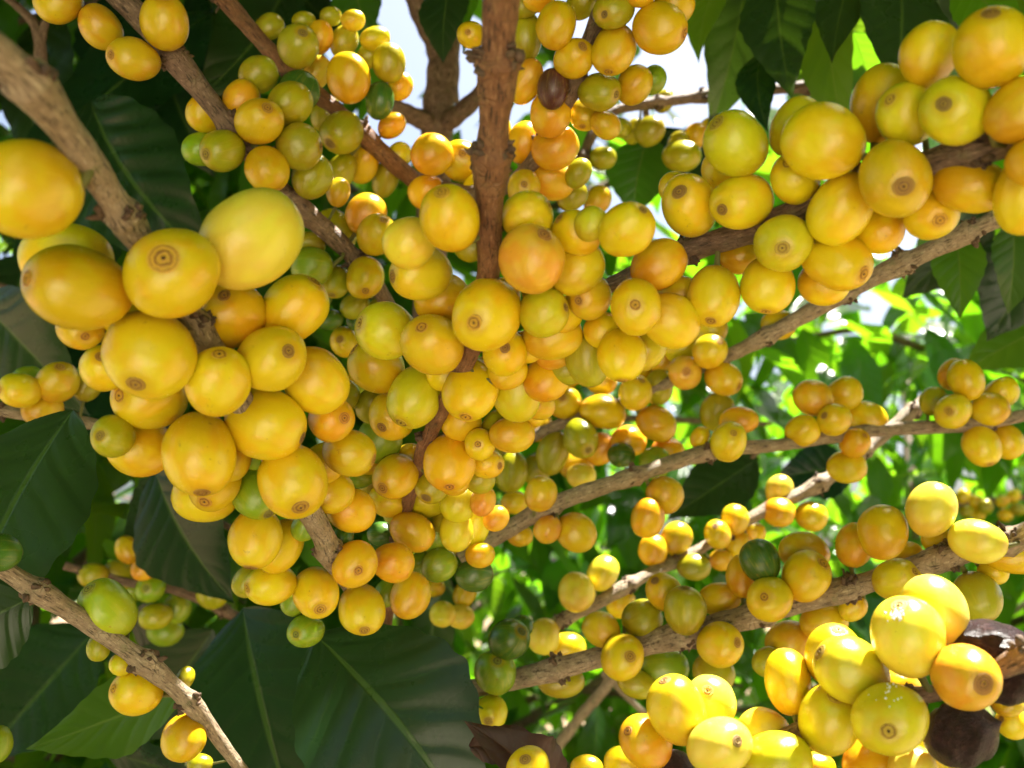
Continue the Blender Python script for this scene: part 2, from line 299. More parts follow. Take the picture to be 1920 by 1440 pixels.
# ------------------------------------------------------------------ branches and their cherries
# name key: (label, material, node spacing, [(px, py, Z, width px) ...])
BR = {
 'A': ('thick tan branch at far left with the largest ripe yellow cherries', M_BARK, [(-90, 30, .150, 80), (40, 140, .165, 84), (120, 240, .180, 74), (215, 380, .200, 66), (262, 450, .212, 62), (375, 620, .235, 58), (480, 800, .255, 54), (590, 975, .285, 50), (620, 1042, .300, 46), (640, 1085, .312, 24), (656, 1122, .325, 8)]),
 'B': ('upright reddish brown branch through the middle packed with yellow cherries', M_BARKR, [(942, -60, .190, 80), (934, 60, .200, 72), (930, 170, .208, 64), (922, 300, .218, 62), (916, 420, .230, 52), (914, 520, .245, 48), (880, 660, .268, 44), (812, 800, .300, 32), (780, 890, .322, 27), (742, 1040, .345, 24), (725, 1190, .37, 18)]),
 'C': ('branch at upper right loaded with large pale yellow cherries', M_BARKD, [(1985, 250, .195, 60), (1830, 285, .208, 62), (1740, 310, .215, 60), (1600, 350, .228, 56), (1430, 425, .245, 50), (1290, 470, .262, 50), (1150, 532, .285, 34), (1100, 560, .30, 26)]),
 'D': ('slender brown branch running down left behind the upper right cherries', M_BARK, [(2000, 350, .36, 44), (1880, 405, .375, 42), (1700, 490, .395, 40), (1590, 545, .41, 38), (1440, 628, .425, 34), (1370, 665, .435, 30), (1290, 700, .45, 26), (1180, 750, .46, 24), (1040, 800, .47, 24), (960, 840, .48, 20)]),
 'E': ('thin tan branch with cherries at right middle in small round bunches', M_BARK, [(1990, 760, .44, 26), (1840, 795, .44, 28), (1640, 806, .445, 30), (1480, 832, .43, 28), (1330, 848, .42, 34), (1180, 895, .41, 34), (1040, 945, .40, 38), (940, 1000, .40, 36), (860, 1050, .40, 32)]),
 'F': ('sunlit pale twig with small bright yellow cherries at lower right', M_BARK, [(1740, 745, .53, 28), (1640, 830, .52, 28), (1540, 905, .51, 30), (1420, 965, .50, 26), (1310, 1030, .49, 24), (1200, 1085, .47, 26), (1110, 1135, .46, 28), (1040, 1170, .46, 26)]),
 'G': ('knobbly tan branch across lower right with yellow and green cherries', M_BARK, [(1990, 975, .31, 58), (1890, 1015, .325, 56), (1780, 1042, .335, 52), (1620, 1095, .35, 48), (1480, 1135, .36, 48), (1300, 1185, .37, 50), (1150, 1225, .38, 48), (980, 1270, .385, 46), (850, 1300, .39, 38)]),
 'H': ('branch in the bottom right corner with sunlit cherries and dried brown ones', M_BARKD, [(2010, 1190, .215, 50), (1905, 1240, .225, 48), (1800, 1290, .235, 40), (1640, 1320, .245, 36), (1500, 1370, .25, 34), (1380, 1420, .255, 30), (1200, 1500, .26, 28)]),
 'I': ('brown branch at upper left with amber and olive cherries', M_BARKD, [(180, -50, .33, 54), (270, 40, .335, 52), (330, 110, .34, 50), (430, 235, .35, 46), (540, 370, .365, 46), (610, 430, .375, 44), (670, 490, .385, 38), (720, 560, .40, 34), (760, 650, .42, 28)]),
 'J': ('thin reddish branch near the top left with orange and green cherries', M_BARKR, [(380, -50, .38, 34), (460, 45, .39, 34), (540, 130, .395, 34), (640, 215, .405, 34), (720, 290, .415, 38), (790, 350, .43, 38), (830, 400, .45, 30)]),
 'L': ('dark branch at top centre with a purple cherry and backlit orange ones', M_BARKD, [(1165, -60, .33, 36), (1110, 70, .345, 40), (1070, 170, .355, 36), (1010, 290, .375, 34), (930, 360, .39, 30), (830, 350, .41, 26)]),
 'M': ('thin distant branch below the sky gap with small shaded cherries', M_BARKD, [(1560, 160, .58, 24), (1400, 172, .57, 24), (1250, 190, .55, 24), (1140, 215, .54, 22), (1090, 300, .53, 22), (1070, 390, .52, 20)]),
 'Q': ('far blurred twig at right edge with tiny yellow cherries in a row', M_BARKD, [(2000, 925, 1.15, 10), (1900, 935, 1.15, 12), (1800, 945, 1.15, 12), (1700, 975, 1.15, 10)]),
 'N': ('tan branch in lower left corner with lime and yellow cherries', M_BARK, [(-60, 1015, .27, 46), (20, 1075, .275, 44), (75, 1110, .28, 44), (160, 1165, .29, 42), (275, 1245, .30, 42), (360, 1320, .31, 36), (420, 1400, .32, 28), (480, 1480, .33, 26)]),
 'O': ('short branch at left edge behind the leaf with four yellow cherries', M_BARK, [(-50, 760, .40, 22), (60, 780, .40, 22), (190, 798, .41, 22), (300, 830, .42, 18)]),
 'P': ('shaded twig at lower left with small green and amber cherries', M_BARKD, [(120, 1060, .52, 18), (230, 1090, .53, 20), (330, 1105, .54, 24), (440, 1155, .55, 22), (540, 1200, .56, 18)]),
}
# x y short long colour layer [scar_x scar_y | a angle]
CH = {
'A': """50 353 178 190 y 1 a 0
148 540 158 196 a 1 62 524
125 485 128 160 y 3 a 5
325 514 166 168 y 0 308 487
470 449 166 204 w 1 a 38
433 592 120 124 o 2 421 556
552 580 114 134 y 2 590 529
283 665 156 165 y 0 257 716
408 716 113 130 y 0 411 668
508 672 121 126 y 0 537 660
591 713 112 130 y 2 a -50
498 793 124 150 y 1 565 820
377 850 132 155 y 1 379 921
282 748 118 160 y 2 223 742
263 838 108 118 y 2 a -20
212 818 74 80 v 3 192 817
193 692 82 88 y 3 190 672
150 615 78 84 a 3 158 628
232 590 76 84 y 3 216 606
405 905 96 106 a 2 386 937
385 930 98 118 y 3 a 0
551 900 130 138 y 0 563 948
480 923 88 104 g 2 503 962
480 1008 95 114 y 1 470 1064
525 1024 80 104 y 2 a 60
508 1095 78 106 y 1 461 1104
620 785 82 86 o 2 643 784
655 848 86 98 a 2 700 862
606 868 78 88 a 3 a 30
440 862 66 80 a 3 a 70
478 845 62 70 g 3 a 70
622 925 76 84 a 3 a 20
658 957 80 92 o 2 a -18
466 1088 56 66 v 3 a 50
594 1111 85 99 y 0 600 1140
664 1057 84 97 o 0 672 1070
679 1141 84 96 y 0 683 1178
737 1055 72 78 o 1 a -20
768 1116 72 86 a 2 a 70
574 1183 62 71 g 0 557 1189
552 1128 46 54 g 3 a 60
726 1112 46 54 g 3 a 60
640 1010 44 50 G 3 a 60
572 985 50 60 g 3 a 60""",
'B': """845 409 107 143 y 0 828 358
768 455 92 98 w 2 a 40
790 513 98 120 y 1 737 518
995 485 121 124 k 0 1020 441
988 405 92 96 y 2 1030 384
1082 437 84 92 y 2 1049 410
1108 420 60 66 l 3 a 60
1080 502 98 106 y 1 a 60
1104 556 82 92 a 2 1087 563
912 589 128 132 y 0 892 603
1019 585 86 94 l 0 1060 577
1036 630 98 108 y 2 a 10
811 648 108 117 y 0 793 618
724 619 104 112 l 1 676 606
830 562 96 104 a 3 a 0
706 687 92 108 y 2 664 654
778 743 104 119 l 1 753 791
882 730 99 124 y 1 873 782
946 661 84 88 y 1 947 653
968 736 86 110 l 2 a 100
737 778 84 104 y 2 716 801
864 785 76 82 o 3 a 80
843 867 92 116 o 0 843 913
899 832 58 64 y 2 896 833
912 868 58 64 y 2 936 873
1024 712 78 86 o 3 a 40
1042 655 78 84 o 3 a 30
1190 576 98 101 y 0 1191 572
1174 431 92 118 y 1 1206 393
1235 497 92 108 o 2 a 35
1256 602 96 112 y 2 a -35
1275 558 76 84 y 3 a 0
1166 665 87 100 y 1 1166 713
1102 673 78 104 v 2 a 100
1208 652 78 86 l 3 a 70
960 815 66 84 a 2 a 0
712 822 84 92 g 3 a 60
741 893 78 90 a 1 719 913
727 938 58 70 y 2 a -20
797 932 78 84 l 2 a 0
813 908 66 74 v 2 800 931
858 944 66 70 l 2 a 80
773 997 73 86 a 1 a -30
818 1000 62 80 g 2 a 90
856 995 58 78 l 2 a 85
889 985 54 80 l 3 a 80
788 1056 44 52 g 2 a 40
824 1060 60 68 g 1 a 30
889 1078 60 70 G 1 a 0
900 1040 48 54 a 2 a 0
675 893 46 54 g 3 a 0
716 1002 46 54 G 3 a 0
906 940 46 56 k 3 a 70
930 972 44 50 k 3 a 40
952 695 66 74 y 3 a 40
1000 770 56 64 y 3 a 40
878 810 56 62 a 3 a 0
760 975 56 60 v 3 a 0
840 980 50 60 v 3 a 0
700 760 60 70 v 3 a 60
872 640 60 70 a 3 a 60
1060 590 60 70 y 3 a 60
940 560 70 76 a 3 a 60
1010 540 60 66 a 3 a 60
900 900 50 56 v 3 a 0
915 700 66 72 a 3 a 0
935 800 60 66 v 3 a 40
835 700 66 70 y 3 a 20
690 860 56 62 a 3 a 0
985 650 60 66 y 3 a 0
1065 690 60 66 v 3 a 20
700 905 50 56 v 3 a 0
770 860 54 60 a 3 a 0
850 900 56 60 a 3 a 0
790 890 50 56 g 3 a 0
830 1030 44 50 v 3 a 0
745 960 50 54 v 3 a 0
640 740 60 66 v 3 a 0
1130 620 64 70 y 3 a 0
1010 760 56 60 a 3 a 0
885 460 60 66 v 3 a 0
1010 440 64 70 y 3 a 0""",
'C': """1296 384 104 116 y 0 1276 362
1268 352 56 64 y 3 a 0
1391 377 103 124 y 0 1356 392
1381 270 112 124 l 0 1345 232
1357 318 76 80 y 3 a 0
1492 238 92 112 l 2 a 60
1543 266 130 150 y 0 a -18
1490 335 91 96 y 1 1478 308
1577 392 114 138 y 1 a 62
1681 334 132 140 a 0 1693 348
1744 395 98 120 y 2 1762 412
1820 346 104 132 a 2 a -12
1468 457 104 118 l 0 1467 465
1388 478 72 80 a 3 a 0
1440 534 97 106 y 1 1436 583
1338 555 98 121 y 0 1333 601
1568 492 108 130 y 1 1616 512
1545 530 84 92 y 3 a 0
1650 432 80 86 y 3 a 30
1654 194 112 142 a 2 a 78
1702 215 106 116 l 1 1672 189
1744 102 104 116 y 1 a 70
1789 209 124 142 l 0 1770 195
1858 91 136 144 y 0 1858 30
1912 206 120 128 a 1 a 40
1926 362 110 154 y 1 a 80
1935 305 86 90 a 0 a 0""",
'D': """1283 698 62 64 k 0 1287 697
1332 660 61 66 y 0 1349 641
1331 618 58 64 y 2 a 0
1356 710 60 72 a 1 1385 724
1278 652 58 64 l 2 a 20
1240 676 44 50 a 3 a 20
1190 736 62 66 a 0 1203 714
1234 726 54 66 v 2 a 80
1130 773 66 86 a 1 a -10
1230 795 64 76 a 1 a -30
1088 822 66 80 v 0 1103 843
1125 842 54 62 o 2 a 40
1038 850 58 82 v 1 a 70
1165 853 47 50 G 0 a 0
1228 867 55 57 g 0 a 0
1178 828 60 66 o 2 a 0
1252 846 54 60 o 2 a -10
1058 755 60 74 a 1 1053 744
1090 892 48 54 w 2 a 0
1080 872 56 66 a 3 a 0
958 885 60 76 v 1 a 80
965 942 42 50 y 3 a 0
1128 716 46 56 y 3 a 0
1460 608 56 64 a 3 a 0
1345 772 60 72 v 2 a 80
1005 880 52 58 v 3 a 60
1010 800 50 58 a 3 a 60
1070 700 50 60 a 3 a 60
925 860 46 56 v 3 a 60
1195 690 46 56 a 3 a 0""",
'E': """1385 790 52 72 o 2 a 5
1367 829 68 80 y 0 1375 813
1312 820 36 42 a 2 a 60
1246 928 65 69 a 1 a -30
1213 971 62 72 o 1 a 80
1080 998 66 78 a 1 a -30
1027 992 50 54 k 1 a 40
1013 926 60 66 a 0 a 70
1524 747 64 72 o 1 a -40
1583 738 62 66 y 2 a 10
1505 808 58 64 y 1 a 10
1565 787 58 62 y 0 1548 780
1627 785 60 72 y 2 a -20
1603 831 52 58 o 1 1620 818
1588 876 58 70 y 2 a 0
1812 712 66 76 y 1 a -70
1788 702 52 60 o 2 a 60
1877 736 57 62 y 2 a 30
1749 752 46 54 v 2 a 70
1785 771 64 68 y 0 1780 771
1856 768 60 68 y 1 a 0
1840 836 66 78 y 1 1856 869
1888 828 58 66 y 2 a -60
975 1005 40 48 a 3 a 0""",
'F': """1461 918 52 56 w 2 a 60
1460 960 54 58 o 1 a 0
1521 968 52 58 y 1 a -10
1377 974 50 56 y 1 a 70
1345 1003 50 54 y 0 1342 988
1385 1022 46 52 y 2 a 60
1268 1010 54 64 a 1 a 60
1225 1032 50 58 o 2 a 80
1301 1063 46 62 v 0 a 0
1352 1050 38 44 o 2 a 0
1080 1110 64 72 w 0 a 80
1131 1075 56 68 w 1 a 60
1165 1132 50 56 y 2 a 50
1020 1193 60 66 w 0 a 70
1062 1215 56 72 y 2 a 0
1410 1000 44 50 y 3 a 0
1245 1050 40 46 y 3 a 0
830 1152 44 48 w 1 a 0
864 1156 44 50 w 1 a 0
872 1112 44 52 a 2 a 70
812 1102 38 44 a 2 a 0
805 1248 36 42 w 2 a 0""",
'G': """1283 1145 80 89 v 0 1283 1104
1245 1111 64 76 a 2 1229 1090
1204 1160 70 74 v 2 a 20
1127 1181 62 71 a 1 a -30
1168 1233 80 87 y 0 1181 1231
1350 1122 56 80 a 3 a 10
1392 1080 56 80 o 3 a 90
1425 1052 73 80 G 0 a -60
1443 1126 82 89 y 0 1434 1120
1512 1081 88 93 y 1 1543 1057
1508 1036 76 90 a 2 a -10
1349 1209 78 99 y 0 1383 1205
1338 1262 66 78 v 3 a -30
1245 1252 76 90 g 3 a 0
1193 1280 52 74 v 3 a -25
1052 1278 62 86 v 3 a 0
954 1200 72 78 G 0 976 1185
978 1176 38 44 G 2 a 60
928 1262 75 81 g 0 932 1243
920 1335 62 65 l 0 916 1350
1655 998 88 100 a 0 a 80
1602 1022 68 82 o 2 a 80
1745 955 88 102 w 0 a 75
1833 1014 82 101 w 0 a -12
1681 1087 76 88 l 1 1712 1073
1700 1046 56 64 a 3 a 30
1905 1042 64 118 y 2 a -5
1831 1120 83 95 v 1 1850 1163
1862 1072 44 54 y 3 a -20
1757 1012 48 54 a 3 a 0
1545 1166 70 86 a 3 a 10
1480 1208 82 88 a 3 a 40
1440 1240 50 60 v 3 a 40
1600 1140 46 54 y 3 a 40""",
'H': """1702 1194 132 145 w 0 1687 1142
1753 1143 104 130 w 2 a -55
1809 1268 114 124 k 0 1836 1279
1597 1257 116 142 l 0 1542 1226
1562 1228 100 112 y 2 1572 1184
1477 1278 88 118 y 2 a 100
1552 1349 114 138 l 1 1567 1308
1671 1349 130 134 l 0 1667 1368
1648 1440 116 126 o 2 a 0
1712 1442 80 86 w 1 a 0
1762 1415 76 84 l 3 a 0
1682 1292 76 84 a 3 a 0
1271 1331 107 136 y 0 1247 1277
1330 1316 92 114 w 2 1327 1296
1211 1392 92 116 o 1 1178 1371
1350 1402 106 114 w 0 1378 1391
1432 1375 90 96 w 2 a 0
1457 1424 108 124 l 0 a 0
1262 1440 66 74 b 2 a 0
1168 1432 60 70 y 3 a 0
1100 1440 46 60 y 2 a 0
992 1448 84 92 y 1 986 1428
1856 1208 88 146 b 2 a -10
1800 1378 116 132 b 1 1864 1358
1900 1287 62 80 b 2 a 40
1900 1355 56 60 y 3 1882 1350
1888 1318 48 56 a 3 a 0
1530 1440 60 70 a 3 a 0""",
'I': """110 2 80 88 a 1 a 20
189 50 72 83 a 1 a -55
251 111 80 102 a 0 210 103
310 42 90 99 a 0 307 0
386 212 66 72 a 2 a 60
378 281 64 70 g 2 a 0
417 282 74 91 v 0 387 289
487 230 81 91 a 0 500 205
452 186 64 72 o 2 a 60
543 195 80 86 v 1 a 30
560 172 74 78 G 3 a 60
561 275 80 84 v 0 601 275
500 318 78 86 a 0 515 357
585 331 72 84 v 1 a 65
635 361 46 54 a 2 a 80
485 140 66 72 v 3 a 20
687 403 72 80 o 2 a 60
705 441 70 80 a 1 718 415
683 520 71 78 a 0 685 542
628 528 54 74 v 1 622 556
585 500 70 76 g 1 a 0
580 458 46 60 v 3 a 0
632 430 56 84 v 3 a -50
618 600 40 48 G 3 a 0
665 573 46 56 v 3 a 30
645 642 54 64 a 2 637 636
672 602 36 44 G 3 a 0
655 735 46 66 a 3 a 80
686 738 54 66 v 2 a 60
600 560 40 50 G 3 a 60
705 585 40 50 v 3 a 60
700 640 44 50 g 3 a 60""",
'J': """560 87 73 87 v 0 567 63
600 70 48 62 o 1 a 80
505 50 48 56 v 2 a 30
596 136 46 62 w 2 a 70
645 78 50 60 v 2 a 60
653 146 77 91 a 0 a 100
730 118 57 70 v 0 a 95
712 189 55 68 G 0 a 82
750 162 42 52 o 1 a 60
641 247 76 82 v 0 620 268
612 215 56 66 v 2 a 60
692 105 42 52 v 2 a 60
703 72 42 56 l 2 a 10
662 38 36 44 y 2 a 0
682 303 58 82 a 2 a 70
640 322 56 72 v 2 a 60
725 332 48 78 v 2 a 70
748 292 42 52 l 2 a 60
735 236 46 56 o 2 a 40
570 40 34 44 v 3 a 0
620 30 34 40 v 3 a 0""",
'L': """1044 48 72 86 a 0 a 75
1076 110 70 78 a 0 1090 90
1150 92 80 93 a 0 1142 130
1150 20 70 74 v 0 1136 26
1237 52 90 101 a 0 1283 62
1262 12 72 80 a 2 a 30
1200 -8 46 54 o 0 a 0
1037 167 56 74 p 0 a 85
1031 215 76 82 o 1 a 80
1123 171 70 88 v 1 1156 177
1190 160 66 74 a 2 a 60
1224 150 46 54 g 3 a 60
986 153 60 86 o 1 a 65
1098 215 54 60 a 2 1093 234
1135 234 52 60 a 2 a -40
1092 4 52 68 v 3 a 50
982 70 70 92 v 2 a 90
884 65 50 60 a 2 877 60
980 12 46 60 v 3 a 0
1010 -6 50 60 o 2 a 0
1041 277 76 88 o 1 a 30
984 268 68 78 o 2 a 70
1033 338 70 88 o 2 a -15
982 352 64 70 a 1 983 346
810 290 73 77 o 0 a 30
866 302 76 84 a 1 867 288
800 360 60 68 o 2 a 30
890 352 46 56 y 2 a 60
930 250 50 66 a 3 a 60
1085 325 44 58 v 3 a 60
1073 368 52 60 v 3 a 40""",
'M': """1120 376 48 58 a 2 a 60
1130 296 46 50 v 1 a 0
1163 240 36 42 v 2 a 0
1188 246 40 48 v 2 a 60
1218 246 52 58 v 1 a 40
1278 292 60 70 v 1 a 0
1303 256 44 52 a 2 a 60
1272 268 36 44 v 3 a 60
1245 190 36 44 v 2 a 60
1330 240 34 40 v 2 a 60""",
'Q': """1805 930 24 28 y 0 a 60
1828 940 26 28 y 1 a 0
1848 950 24 28 v 0 a 60
1812 958 24 26 v 1 a 0
1835 965 22 26 y 1 a 30
1880 940 22 26 y 0 a 30
1900 930 24 28 y 1 a 60
1908 955 24 28 v 0 a 0
1885 965 22 26 y 1 a 0
1775 955 22 26 v 1 a 0""",
'N': """203 1142 98 116 c 2 168 1106
256 1297 80 107 y 2 212 1291
343 1383 80 84 a 1 a 70
-2 1036 68 78 G 0 a 0
-4 1396 50 66 g 2 a 80
375 1432 36 46 v 2 a 0
346 1272 34 44 v 3 a 60
185 1214 42 50 v 3 a 80
228 1245 40 44 l 3 a 0""",
'O': """109 718 72 77 a 0 112 689
38 731 64 76 y 0 5 731
54 710 44 56 g 2 a 0
80 768 58 72 a 1 a 0
162 718 58 68 v 1 a 80""",
'P': """240 1031 42 54 a 1 a -60
270 1066 42 48 o 0 a 30
322 1056 58 64 v 0 a 20
283 1104 52 54 g 0 275 1103
390 1088 50 56 v 1 a 70
398 1112 57 62 v 0 403 1104
175 1078 46 54 v 2 a 0
222 1078 54 60 v 2 a 0
292 1156 48 60 v 1 a 10
332 1140 50 58 g 2 a 70
310 1183 52 66 g 3 a 0
246 1106 46 54 g 2 a 0
232 1145 44 50 g 3 a 0"""}
NODES = {'A': [(45, 145), (235, 395), (372, 610), (608, 1030)], 'B': [(932, 118), (925, 290), (912, 560), (800, 820), (745, 1020)], 'C': [(1830, 285), (1620, 345), (1285, 468), (1440, 420)],
 'D': [(1830, 430), (1700, 490), (1592, 545), (1440, 628), (1300, 695)], 'G': [(1890, 1015), (1778, 1042), (1600, 1100), (1430, 1150), (1290, 1188), (1050, 1255), (870, 1295)], 'N': [(72, 1105), (268, 1240), (350, 1312)],
 'I': [(318, 105), (545, 375), (670, 490), (430, 235)], 'E': [(1850, 790), (1580, 815), (1330, 850), (1195, 885), (1035, 945), (870, 1045)]}
def br_nearest(pts, x, y):
    best = None
    for i in range(len(pts)-1):
        ax, ay = pts[i][0], pts[i][1]; bx, by = pts[i+1][0], pts[i+1][1]; dx, dy = bx-ax, by-ay
        t = max(0, min(1, ((x-ax)*dx+(y-ay)*dy)/(dx*dx+dy*dy))); d = math.hypot(ax+dx*t-x, ay+dy*t-y)
        if best is None or d < best[0]: best = (d, pts[i][2]+(pts[i+1][2]-pts[i][2])*t, ax+dx*t, ay+dy*t)
    return best
cher = []
for key, txt in CH.items():
    pts = BR[key][2]
    for ln in txt.split('\n'):
        q = ln.split(); x, y, sh, lg = (float(v_)*k_ for v_, k_ in zip(q[:4], (1, 1, 1.04, 1.03))); col = q[4]; lay = int(q[5])
        d, Zb, bx, by = br_nearest(pts, x, y); r = sh/2*Zb/F
        Z = Zb + {0: -1.15, 1: -0.3, 2: 0.75, 3: 1.6}[lay]*r
        scar = None; ang = None
        if q[6] == 'a': ang = R(float(q[7]))
        else: scar = (float(q[6])-x, -(float(q[7])-y))
        cher.append(dict(k=key, x=x, y=y, s=sh, l=lg, c=col, lay=lay, Z=Z, scar=scar, ang=ang, bx=bx, by=by, Zb=Zb))
ray = np.array([list(P(c['x'], c['y'], 1.0)-CAM) for c in cher]); sz = np.array([(c['s']+(c['l']-c['s'])*0.35)/2/F for c in cher]); Zs = np.array([c['Z'] for c in cher])
Z0 = Zs.copy()
for it in range(70):
    Pp = ray*Zs[:, None]; rr_ = sz*Zs; d = np.linalg.norm(Pp[:, None]-Pp[None], axis=2); lim = 0.93*(rr_[:, None]+rr_[None])
    ii, jj = np.where(np.triu(d < lim, 1)); mv = np.zeros(len(Zs))
    for i, j in zip(ii, jj):
        p = min(0.004, (lim[i, j]-d[i, j])*0.5); sgn = 1 if (Zs[i], i) < (Zs[j], j) else -1
        mv[i] -= sgn*p*0.4; mv[j] += sgn*p*0.6
    Zs = Zs + np.clip(mv, -0.002, 0.002) + (Z0-Zs)*0.02
BASE = {}
def build_branch(key):
    label, mat, pts = BR[key]
    root = thing('fruiting_branch', label, 'branch', P(*pts[0][:3]), 'coffee branches bearing cherries'); BASE[key] = root; o0 = root.location.copy()
    path = smooth_path([(p[0], p[1], p[2], p[3]*(.93 if key == 'B' else .86)) for p in pts], 12); r = random.Random(key); wp = []; rad = []; L = 0; nxt = 0.01; nodes = []
    for i, p in enumerate(path):
        wp.append(P(p[0], p[1], p[2]))
        if i: L += (wp[-1]-wp[-2]).length
        if key not in NODES and L > nxt and i > 2: nodes.append(L); nxt = L + r.uniform(0.026, 0.040)
        rad.append([p[3]/2*p[2]/F, L])
    for nx_, ny_ in NODES.get(key, ()):
        nodes.append(rad[min(range(len(path)), key=lambda q_: (path[q_][0]-nx_)**2+(path[q_][1]-ny_)**2)][1])
    # resample finely
    fp, fr = [], []; 
    for i in range(len(wp)-1):
        n = max(1, int((wp[i+1]-wp[i]).length/0.0012))
        for k in range(n):
            t = k/n; fp.append(wp[i].lerp(wp[i+1], t)); l_ = rad[i][1]+(rad[i+1][1]-rad[i][1])*t; q = rad[i][0]+(rad[i+1][0]-rad[i][0])*t
            for nl in nodes:
                dl = l_-nl
                q *= 1+0.26*math.exp(-(dl/0.0016)**2)+0.18*math.exp(-((dl-0.004)/0.005)**2)-0.05*math.exp(-((dl+0.006)/0.004)**2)
            fr.append(q*(1+0.03*math.sin(l_*310+1)+0.02*math.sin(l_*730)))
    vs, fs, uv = [], [], []; tube(vs, fs, uv, fp, fr, 18, hash(key) % 97 if False else ord(key), 0.07, 0.025)
    st = link_obj('branch_stem', mesh_from('branch_stem', [v-o0 for v in vs], fs, uv), mat, root)
    # withered bud clumps at the nodes
    cl = 0
    for nl in nodes:
        i = min(range(len(fp)), key=lambda q_: abs(q_*0.0012-nl)) if False else None
        acc = 0
        for a in range(1, len(fp)):
            acc += (fp[a]-fp[a-1]).length
            if acc >= nl: break
        tg = (fp[min(a+1, len(fp)-1)]-fp[a-1]).normalized(); sd = tg.cross(FWD).normalized()
        vs, fs, uv = [], [], []
        for s_ in (-1, 1):
            for _ in range(r.randint(5, 12)):
                d_ = (sd*s_*r.uniform(.5, 1)+FWD*r.uniform(-1.1, .4)+tg*r.uniform(-.3, .4)).normalized(); b_ = fp[a]+d_*fr[a]*0.75+tg*r.uniform(-.0016, .0016)
                ln_ = (r.uniform(0.28, .40) if r.random() < .85 else r.uniform(.5, .9))*fr[a]+0.0003; w_ = r.uniform(0.0004, 0.0009); kk = Vector((r.uniform(-1, 1), r.uniform(-1, 1), r.uniform(-1, 1)))*.0006
                tube(vs, fs, uv, [b_, b_+d_*ln_*0.35+kk, b_+d_*ln_*.75+kk*.3, b_+d_*ln_+kk], [w_*.9, w_*1.3, w_*1.0, w_*0.3], 7, _, 0.45)
        link_obj('bud_cluster', mesh_from('bud_cluster', [v-o0 for v in vs], fs, uv), M_BUD, root)
    # cherries
    svs, sfs, suv = [], [], []
    for idx, c in enumerate(cher):
        if c['k'] != key: continue
        Z = Zs[idx]; cen = P(c['x'], c['y'], Z); a = c['s']/2*Z/F; cc = c['l']/2*Z/F
        if c['scar']:
            sx, sy = c['scar']; m = math.hypot(sx, sy); f = min(0.97, m/(c['l']*0.5*0.97)); ux, uy = (sx/m, sy/m) if m > 1 else (0, 1)
            # solve true half length from the visible one
            if f > 0.35: cc = min(1.22*a, math.sqrt(max(a*a, (cc*cc-a*a*(1-f*f))/(f*f))))
            else: cc = a*1.12
            toc = (CAM-cen).normalized(); ax = RIGHT*ux*f+UP*uy*f; ax = (ax - toc*ax.dot(toc)); ax = ax.normalized()*f + toc*math.sqrt(1-f*f)
        else:
            g_ = c['ang'] + (math.pi if rng.random() < .5 else 0); toc = (CAM-cen).normalized()
            ax = (RIGHT*math.cos(g_)+UP*math.sin(g_)); ax = (ax-toc*ax.dot(toc)).normalized()
            bdir = (P(c['bx'], c['by'], c['Zb'])-cen)
            if ax.dot(bdir) > 0: ax = -ax
            ax = (ax - toc*0.22).normalized(); cc *= 1.02
        q = ax.to_track_quat('Z', 'Y'); q = q @ Matrix.Rotation(rng.uniform(0, 6.28), 4, 'Z').to_quaternion()
        dried = c['c'] == 'b'
        o = link_obj('cherry', DRM[idx % 3] if dried else CHM[rng.randrange(8)], None, root)
        o.location = cen-o0; o.rotation_mode = 'QUATERNION'; o.rotation_quaternion = q; o.scale = (a, a, cc)
        if not dried:
            b0 = COLS[c['c']]; j = 1+rng.uniform(-.07, .05); hj = rng.uniform(-.07, .07)
            o.color = (b0[0]*j, b0[1]*j*(1+hj), b0[2]*rng.uniform(.7, 1.5), 1)
            sc = link_obj('scar', SCB[0] if (c['x'], c['y']) in ((1809, 1268), (325, 514)) else SCM[rng.randrange(6)], None, o); sc.color = o.color
        if c['c'] in CNAME: o['label'] = CNAME[c['c']]
        # stalk from the cherry's base to the stem
        bb = cen-ax*cc*0.96; tgt = min(fp, key=lambda p_: (p_-bb).length_squared); gap = (tgt-bb).length
        if gap < 0.011:
            svs, sfs, suv = [], [], []; tube(svs, sfs, suv, [bb+ax*cc*0.06, bb.lerp(tgt, .5)-ax*gap*.15, tgt], [a*.13, a*.10, a*.14], 8, idx, .1)
            mi = (Matrix.Translation(cen) @ q.to_matrix().to_4x4() @ Matrix.Diagonal((a, a, cc, 1))).inverted()
            link_obj('stalk', mesh_from('stalk', [mi @ v for v in svs], sfs, suv), M_STALK, o)
        c['cen'] = cen; c['r'] = a
    return root
for key in BR: build_branch(key)
# white mealy crumbs on two cherries at the lower right
def crumbs(cx, cy, idx_xy, n, spread):
    c = next(c for c in cher if (c['x'], c['y']) == idx_xy); root = BASE[c['k']]; vs, fs, uv = [], [], []; toc = (CAM-c['cen']).normalized()
    for _ in range(n):
        x = cx+rng.gauss(0, spread); y = cy+rng.gauss(0, spread*.6); dx = (x-c['x'])/c['s']*2; dy = -(y-c['y'])/c['s']*2; m = dx*dx+dy*dy
        if m > .98: continue
        p = c['cen']+(RIGHT*dx+UP*dy)*c['r']+toc*c['r']*math.sqrt(1-m)*1.04
        rr = rng.uniform(.00012, .0003); tube(vs, fs, uv, [p-UP*rr, p, p+UP*rr], [rr*.5, rr, rr*.5], 5, _, .4)
    link_obj('mealy_crumbs', mesh_from('mealy_crumbs', [v-root.location for v in vs], fs, uv), M_FUZZ, root)
crumbs(1683, 1153, (1702, 1194), 70, 9); crumbs(1665, 1288, (1671, 1349), 26, 22)
